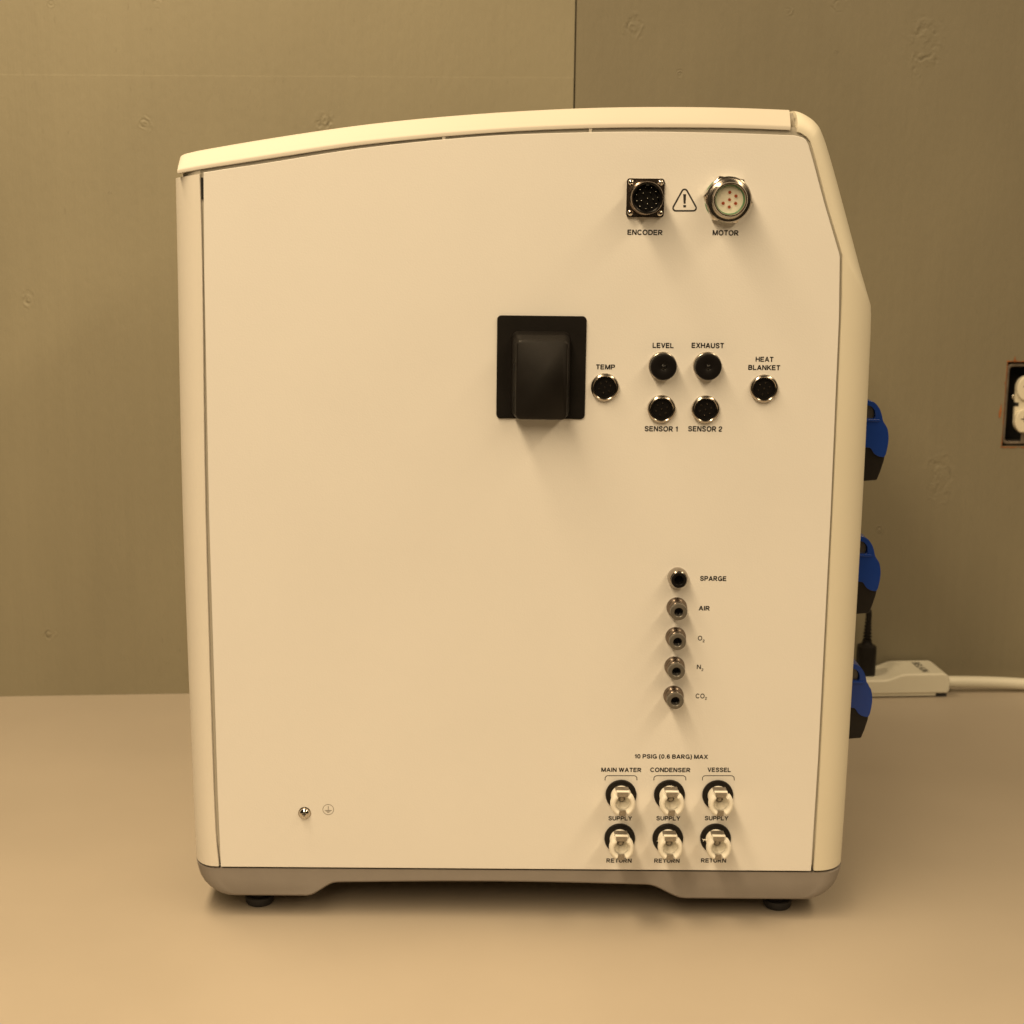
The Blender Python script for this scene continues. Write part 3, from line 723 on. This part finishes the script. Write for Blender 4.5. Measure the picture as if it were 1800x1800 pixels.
words = [('ENCODER', 1103, 1164.5, 404, 413), ('MOTOR', 1252.7, 1298, 404.8, 413.8), ('LEVEL', 1147.3, 1184, 602.8, 611.6), ('EXHAUST', 1215.7, 1272.3, 602.8, 611.8),
         ('TEMP', 1047.7, 1080.8, 640.8, 649.2), ('HEAT', 1328.3, 1359.3, 627.2, 635.8), ('BLANKET', 1315.3, 1371, 641.8, 650.4), ('SENSOR 1', 1133.2, 1191.2, 749.4, 758.2), ('SENSOR 2', 1209.6, 1269.2, 749.4, 758.4),
         ('SPARGE', 1230.6, 1276.6, 1012.8, 1021), ('AIR', 1228.3, 1247.3, 1065.2, 1073), ('10 PSIG (0.6 BARG) MAX', 1115.3, 1244, 1326.2, 1333.4),
         ('MAIN WATER', 1057, 1127.2, 1349.6, 1356.8), ('CONDENSER', 1143, 1213.3, 1349.6, 1357), ('VESSEL', 1243.8, 1284.3, 1349.4, 1356.8),
         ('SUPPLY', 1069.5, 1110.6, 1434.8, 1442), ('SUPPLY', 1153.7, 1195.4, 1434.8, 1442), ('SUPPLY', 1238.8, 1279.8, 1434.6, 1441.8),
         ('RETURN', 1066, 1110, 1509.2, 1516.2), ('RETURN', 1150, 1194.3, 1509.4, 1516.4), ('RETURN', 1232.2, 1276, 1509, 1516)]
for w in words: print_text(*w)
for t, a, s in (('O', (1226.6, 1234.2, 1117.5, 1125.8), (1235, 1238.5, 1124.2, 1129)), ('N', (1224.8, 1232, 1168.4, 1176), (1233, 1236.2, 1174.9, 1179.5)), ('CO', (1222.7, 1238.4, 1219.3, 1227.5), (1239.1, 1242.6, 1225.2, 1230))):
    print_text(t, *a, weight=.175); print_text('2', *s, weight=.17, lab='small printed subscript 2')
# brackets over the couplings
for xa, xb in ((1063.5, 1119.7), (1149.3, 1205.6), (1234.7, 1290.7)):
    pts = [(xa, 1371.7), (xa + .2, 1368.6)] + [(xa + 5.5 - 5.5 * math.cos(a), 1368.6 - 5.2 * math.sin(a)) for a in [PI / 2 * k / 6 for k in range(1, 7)]]
    pts += [(xa + xb - x, y) for x, y in reversed(pts)]
    pp = [P(*p) for p in pts]; cc = Vector((sum(p[0] for p in pp) / len(pp), YP, sum(p[1] for p in pp) / len(pp)))
    obj('printed_bracket', stroke([(x - cc.x, z - cc.z) for x, z in pp], 0.00058, 0), M_INK, cab, cc, smooth=0)
# warning triangle
cc = at(1203, 355); cc.y = YP
def tri(px, r, n=6):
    V = [Vector(P(*p)) - Vector((cc.x, cc.z)) for p in px]; out = []
    for i in range(3):
        p = V[i]; a = (V[i - 1] - p).normalized(); b = (V[(i + 1) % 3] - p).normalized()
        half = a.angle(b) / 2; d = r / math.tan(half); ctr = p + (a + b).normalized() * (r / math.sin(half))
        s = p + a * d - ctr; e = p + b * d - ctr
        for k in range(n + 1):
            t = k / n; q = (s * (1 - t) + e * t).normalized() * r; out.append(ctr + q)
    return out
bm = stroke(tri([(1203.4, 327.6), (1179.6, 370.6), (1227.2, 370.6)], 0.0021), 0.00118, 0, True)
ex = [P(*p) for p in ((1200.8, 341.2), (1206.0, 341.2), (1205.0, 358), (1201.8, 358))]; dt = [P(*p) for p in ((1201.0, 360.4), (1205.8, 360.4), (1205.8, 364.6), (1201.0, 364.6))]
for qd in (ex, dt): bm.faces.new([bm.verts.new((x - cc.x, 0, z - cc.z)) for x, z in qd])
obj('warning_symbol', bm, M_INK, cab, cc, smooth=0)
# earth symbol
cc = at(577, 1423); cc.y = YP; r_ = 0.00435
bm = stroke([(r_ * math.cos(2 * PI * k / 40), r_ * math.sin(2 * PI * k / 40)) for k in range(40)], 0.00032, 0, True)
for (xa, za, xb, zb2) in ((0, .0030, 0, -.0007), (-.0028, -.0007, .0028, -.0007), (-.0019, -.0015, .0019, -.0015), (-.0009, -.0024, .0009, -.0024)):
    stroke([(xa, za), (xb, zb2)], 0.00036, 0, False, bm)
obj('earth_symbol', bm, M_INKB, cab, cc, smooth=0)

# ------------------------------------------------------------------ pumps on the front face
YA, YB2 = 0.085, 0.150
ref = P(1546, 1010, YA)
def L2(px, py): a = P(px, py, YA); return (a[0] - ref[0], a[1] - ref[1])
XFACE = P(1513.5, 900, RF)[0]
def pump_part(pts, ya, yb): return prism(pts, ya - YA, yb - YA)
inx = -0.075
arc_o = [L2(*p) for p in ((1496, 940.5), (1512, 942), (1524, 946.5), (1532, 956), (1536, 966), (1538.5, 977), (1542.5, 984), (1546.2, 991), (1548, 1003), (1547.6, 1014), (1545.5, 1026), (1543, 1035), (1539.5, 1039.5))]
arc_o = [tuple(p) for p in spline(arc_o, 4)]
blue_low = [tuple(p) for p in spline([L2(*p) for p in ((1539.5, 1039.5), (1531, 1038), (1523, 1033), (1518.5, 1026), (1514, 1023), (1500, 1022.5))], 4)]
arc_i = [tuple(p) for p in spline([L2(*p) for p in ((1496, 950), (1512, 951), (1520, 954.5), (1524.5, 961), (1525.2, 970), (1523, 973.5))], 4)]
def zline(py): return L2(1500, py)[1]
base_x = XFACE - 0.001 - ref[0]
lowpart = [L2(1523, 973.5), (base_x, L2(1500, 974)[1]), (base_x, L2(1500, 1022.5)[1])]
body_poly = arc_o[:]
poly = [(base_x, arc_o[0][1])] + arc_o[1:] + blue_low[1:-1] + [(base_x, blue_low[-1][1]), (base_x, lowpart[1][1])] + arc_i[::-1][0:-1] + [(base_x, arc_i[0][1])]
pc = Vector((ref[0], YA, ref[1]))
def pump_bm():
    return pump_part(poly, YA, YB2)
pump = obj('pump', pump_bm(), M_BLUE, cab, pc, smooth=30, bevel=0.0012)
# smoked window behind the arch
win = [(base_x, arc_i[0][1] - .0003)] + [(x - .0006, z) for x, z in arc_i[1:]] + [(base_x, lowpart[1][1])]
obj('window', pump_part(win, YA + 0.004, YB2 - 0.004), M_SMOKE, pump, pc, smooth=0)
ledge = [(base_x, L2(1500, 972.8)[1]), L2(1531.5, 974), L2(1534, 977), L2(1530, 978.5), (base_x, L2(1500, 977.5)[1])]
obj('ledge', pump_part(ledge, YA - 0.0016, YA + .002), M_BLUE, pump, pc, smooth=0, bevel=0.0006)
lower = [tuple(p) for p in [(base_x, L2(1500, 1021)[1])]] + [L2(*p) for p in ((1520, 1016), (1544.5, 1018), (1545.5, 1026), (1541, 1047), (1535, 1065), (1529.5, 1078), (1527, 1079.5))] + [(base_x, L2(1500, 1083.5)[1])]
obj('pump_body', pump_part(lower, YA + 0.0022, YB2 - .0022), M_PUMPB, pump, pc, smooth=0, bevel=0.0012)
bump_ = [tuple(p) for p in spline([L2(*p) for p in ((1540, 981), (1544.5, 984.5), (1548.6, 993), (1550, 1004), (1548.8, 1015), (1546, 1023), (1541.5, 1021), (1539.5, 1000), (1540, 981))], 4)][:-1]
obj('release_tab', pump_part(bump_, YA + 0.012, YB2 - .012), M_BLUE, pump, pc, smooth=30, bevel=0.0012)
for px, py in ((1560, 773.5), (1531.5, 1232)):
    a = P(px, py, YA); dup(pump, cab, (a[0], YA, a[1]))

# ------------------------------------------------------------------ wall outlet
def wobj(name, bm, mt, parent, smooth=30, bevel=0, loc=(0, 0, 0)):
    return obj(name, bm, mt, parent, loc, smooth, None, bevel)
out = bpy.data.objects.new('wall_outlet', None); COL.objects.link(out)
ouc = (OU0 + OU1) / 2; ozc = (oz0 + oz1) / 2
out.location = WO + wdir * ouc + Vector((0, 0, ozc)); out.rotation_euler.z = wang; ORG[out.name] = Vector((0, 0, 0))
out['label'] = 'bare ivory duplex outlet in a rough square hole in the wall'; out['category'] = 'outlet'
hw = (OU1 - OU0) / 2; hh = (oz1 - oz0) / 2
# metal box: ring + back
def ring_bm(o_pts, i_pts, ya, yb):
    bm = bmesh.new(); n = len(o_pts)
    q = [[bm.verts.new((x, y, z)) for x, z in pts] for pts, y in ((o_pts, ya), (i_pts, ya), (i_pts, yb), (o_pts, yb))]
    for a in range(4):
        for i in range(n): bm.faces.new((q[a][i], q[a][(i + 1) % n], q[(a + 1) % 4][(i + 1) % n], q[(a + 1) % 4][i]))
    return bm
wobj('mud_ring', ring_bm(rrect(0, 0, 2 * hw - .0036, 2 * hh - .005, .006), rrect(0, 0, 2 * hw - .0092, 2 * hh - .0115, .0045), .0035, .03), M_GALV, out, bevel=.0006)
wobj('outlet_box', box(-hw - .01, hw + .01, .045, .047, -hh - .01, hh + .01), M_HOLE, out, 0)
wobj('cavity_wall', ring_bm(rrect(0, 0, 2 * hw + .02, 2 * hh + .02, .002), rrect(0, 0, 2 * hw - .0098, 2 * hh - .0122, .004), .0185, .045), M_HOLE, out, 0)
# receptacle
RX = -.002
rc = obj('receptacle', prism(rrect(RX, 0, .034, .0690, .0135), -.0005, .005), M_RECEPT, out, (0, 0, 0), bevel=.0008)
def face_pts(z):
    R = .0172; pts = []
    for k in range(40):
        a = 2 * PI * k / 40; x = R * math.cos(a); zz = R * math.sin(a)
        pts.append((RX + x * 1.02, z + max(-.0138, min(.0138, zz))))
    return pts
for z in (.0195, -.0195):
    f = obj('outlet_face', prism(face_pts(z), -.0048, .002), M_RECEPT, out, (0, 0, 0), bevel=.0012)
    bm = box(RX - .0068, RX - .0056, -.0050, -.002, z - .001, z + .006); box(RX + .0056, RX + .0068, -.0050, -.002, z - .001, z + .0075, bm); box(RX - .0105, RX - .0069, -.0050, -.002, z + .0018, z + .0030, bm)
    obj('slot', bm, M_HOLE, f, (0, 0, 0), 0)
    obj('ground_hole', lathe([(.0024, .0050), (.0024, .002), (0, .002)], 16, None, (RX, z - .0085)), M_HOLE, f, (0, 0, 0), 0)
wobj('mounting_strap', box(-.008, .008, .0022, .0036, -hh + .0035, hh - .0035), M_GALV, out, 0, .0003)
wobj('side_notch', box(RX - .0175, RX - .0130, -.0008, .0055, -.0022, .0026), M_HOLE, out, 0)
wobj('terminal_screw', lathe([(.0026, -.006), (.0026, -.0035), (.002, -.003), (0, -.003)], 16, None, (RX - .0178, .0085)), M_PIN, out)
# torn wood round the opening
def chip(pts, nm='wood_chip'):
    wobj(nm, prism([(x, z) for x, z in pts], -.0009, .0015), M_WOOD, out, 0)
rnd = random.Random(3)
def edge(ax, az, bx, bz_, nx, nz, n, amp):
    a = []; b = []
    for k in range(n + 1):
        t = k / n; w_ = amp * (0.25 + rnd.random())
        a.append((ax + (bx - ax) * t + nx * .0002, az + (bz_ - az) * t + nz * .0002)); b.append((ax + (bx - ax) * t + nx * w_, az + (bz_ - az) * t + nz * w_))
    return a + b[::-1]
chip(edge(-hw - .002, -hh, hw, -hh, 0, -1, 16, .0016)); chip(edge(-hw - .001, hh, hw, hh, 0, 1, 16, .0013)); chip(edge(-hw, -hh, -hw, hh, -1, 0, 20, .0006))
chip([(-hw + .006, hh), (-hw + .012, hh), (-hw + .0095, hh + .002), (-hw + .0084, hh + .0068), (-hw + .0075, hh + .0025)])
chip([(-hw - .0047, -.0165), (-hw - .0035, -.009), (-hw - .0042, .001), (-hw - .0052, -.005), (-hw - .0066, -.010), (-hw - .0062, -.0155)])
chip([(-hw - .0022, .0245), (-hw - .0014, .0260), (-hw - .0025, .027)])

# ------------------------------------------------------------------ power strip, plug and cords
BL = T(1560, 1232); BR = T(1668, 1226)
sdir = Vector((wdir.x, wdir.y, 0)); sn = Vector((-sdir.y, sdir.x, 0))
def wall_gap(p): return -(p - WO).dot(wn)
SO = T(1660, 1226)                                           # front right foot of the strip
gap = (SO - WO).dot(wn)
SW = min(0.058, gap - 0.004)
strip = bpy.data.objects.new('power_strip', None); COL.objects.link(strip); strip.location = SO; strip.rotation_euler.z = wang; ORG[strip.name] = Vector((0, 0, 0))
strip['label'] = 'white plastic power strip lying against the wall behind the cabinet'; strip['category'] = 'power strip'
def sheight(px, pyt, pyb):
    b = T(px, pyb); r = ray(px, pyt); t = (b.y + D) / r.y; return (CAM + r * t).z
HS = sheight(1640, 1184, 1226); LS = sheight(1545, 1201, 1233)
Lf = lambda px, py: (T(px, py) - SO).dot(sdir)
ux1 = 0.006; uh = Lf(1588, 1229); ul = Lf(1563, 1231)
prof = [(-0.34, .005), (ux1 - .003, .005), (ux1, .008), (ux1, HS - .008), (ux1 - .003, HS - .002), (ux1 - .009, HS)] + [tuple(p) for p in spline([(uh + .004, HS), (uh - .002, HS - .001), ((uh + ul) / 2, (HS + LS) / 2), (ul + .002, LS + .0012), (ul - .004, LS)], 5)] + [(-0.34, LS)]
obj('housing', prism(prof, 0, SW), M_WHITE, strip, (0, 0, 0), 30, None, .003)
obj('bottom_plate', box(-0.338, ux1 - .016, .002, SW - .002, 0.0015, .0056), M_WHITE, strip, (0, 0, 0), 0, None, .001)
obj('rubber_foot', box(ux1 - .014, ux1 - .002, .004, .016, 0, .0054), M_RUBBER, strip, (0, 0, 0), 0)
# brand mark moulded on the hump
tl = SW * 0.70; tw = 0.0090
u_txt = Lf(1610, 1228)
me, x1_, x2_ = word_mesh('BELKIN', .2)
for v in me.vertices:
    s = (v.co.x - x1_) / (x2_ - x1_); t = v.co.z
    v.co = Vector((u_txt + .010 + t * tw, SW * .84 - s * tl, HS + .00012))
me.materials.append(M_INK)
place('printed_word', me, strip, (0, 0, 0), dict(label='small printed text on the power strip hump'))
# cord to the right: world coordinates
def sw(u, v, z): return SO + sdir * u + sn * v + Vector((0, 0, z))
cv = 0.020; cz_ = 0.0135
cordp = [tuple(p) for p in spline([(-.004, cv, cz_), (.03, cv, cz_ - .0005), (.07, cv - .001, .0115), (.13, cv - .005, .0085), (.22, cv - .012, .0070), (.40, cv - .03, .0070)], 6)]
obj('power_cord', tube([(ux1 + a, b_, h_) for a, b_, h_ in cordp], .0068, 20), M_WHITE, strip, (0, 0, 0), 40)
# strain relief belongs to the strip
obj('strain_relief', loft([[(u, cv + r * math.cos(2 * PI * k / 20), cz_ + r * math.sin(2 * PI * k / 20)) for k in range(20)] for u, r in ((ux1 - .002, .0085), (ux1 + .003, .0082), (ux1 + .004, .0072))]), M_WHITE, strip, (0, 0, 0), 40)
# black plug standing in the strip
pv = SW * 0.52
ymid = sw(-.14, pv, 0).y
plug = Vector((P(1521, 1185, ymid)[0], ymid, LS))
pl = empty('power_plug', tuple(plug), 'black plug standing upright in the white power strip', 'plug')
pl.rotation_euler.z = 0
bodyp = [rrect(0, 0, w_, d_, min(w_, d_) * .3, 4) for w_, d_ in ((.021, .020), (.022, .021), (.022, .021), (.0215, .020), (.0125, .012), (.0105, .0105))]
zz = (0, .003, .031, .0355, .038, .041)
obj('plug_body', loft([[(x, y, z) for x, y in r] for r, z in zip(bodyp, zz)]), M_BLACK, pl, plug, 40)
bm = bmesh.new()
for k in range(7):
    r = .0056 - k * .0003; z = .0420 + k * .0042
    rg = [[(rr_ * math.cos(2 * PI * j / 20), rr_ * math.sin(2 * PI * j / 20), h) for j in range(20)] for rr_, h in ((r * .68, z - .0008), (r, z), (r, z + .0016), (r * .68, z + .0026))]
    loft(rg, bm)
obj('strain_relief', bm, M_BLACK, pl, plug, 40)
pc_ = spline([(0, 0, .048), (.0004, 0, .072), (-.001, .002, .080), (-.009, .006, .088), (-.026, .012, .093), (-.08, .02, .085), (-.11, .02, .05)], 6)
obj('plug_cord', tube(pc_, .0036, 14), M_BLACK, pl, plug, 40)
print('H', H, 'DEP', DEP, 'zb', zb, 'zbot', zbot, 'WA', WA, 'WB', WB, 'HS', HS, LS, SW, gap)
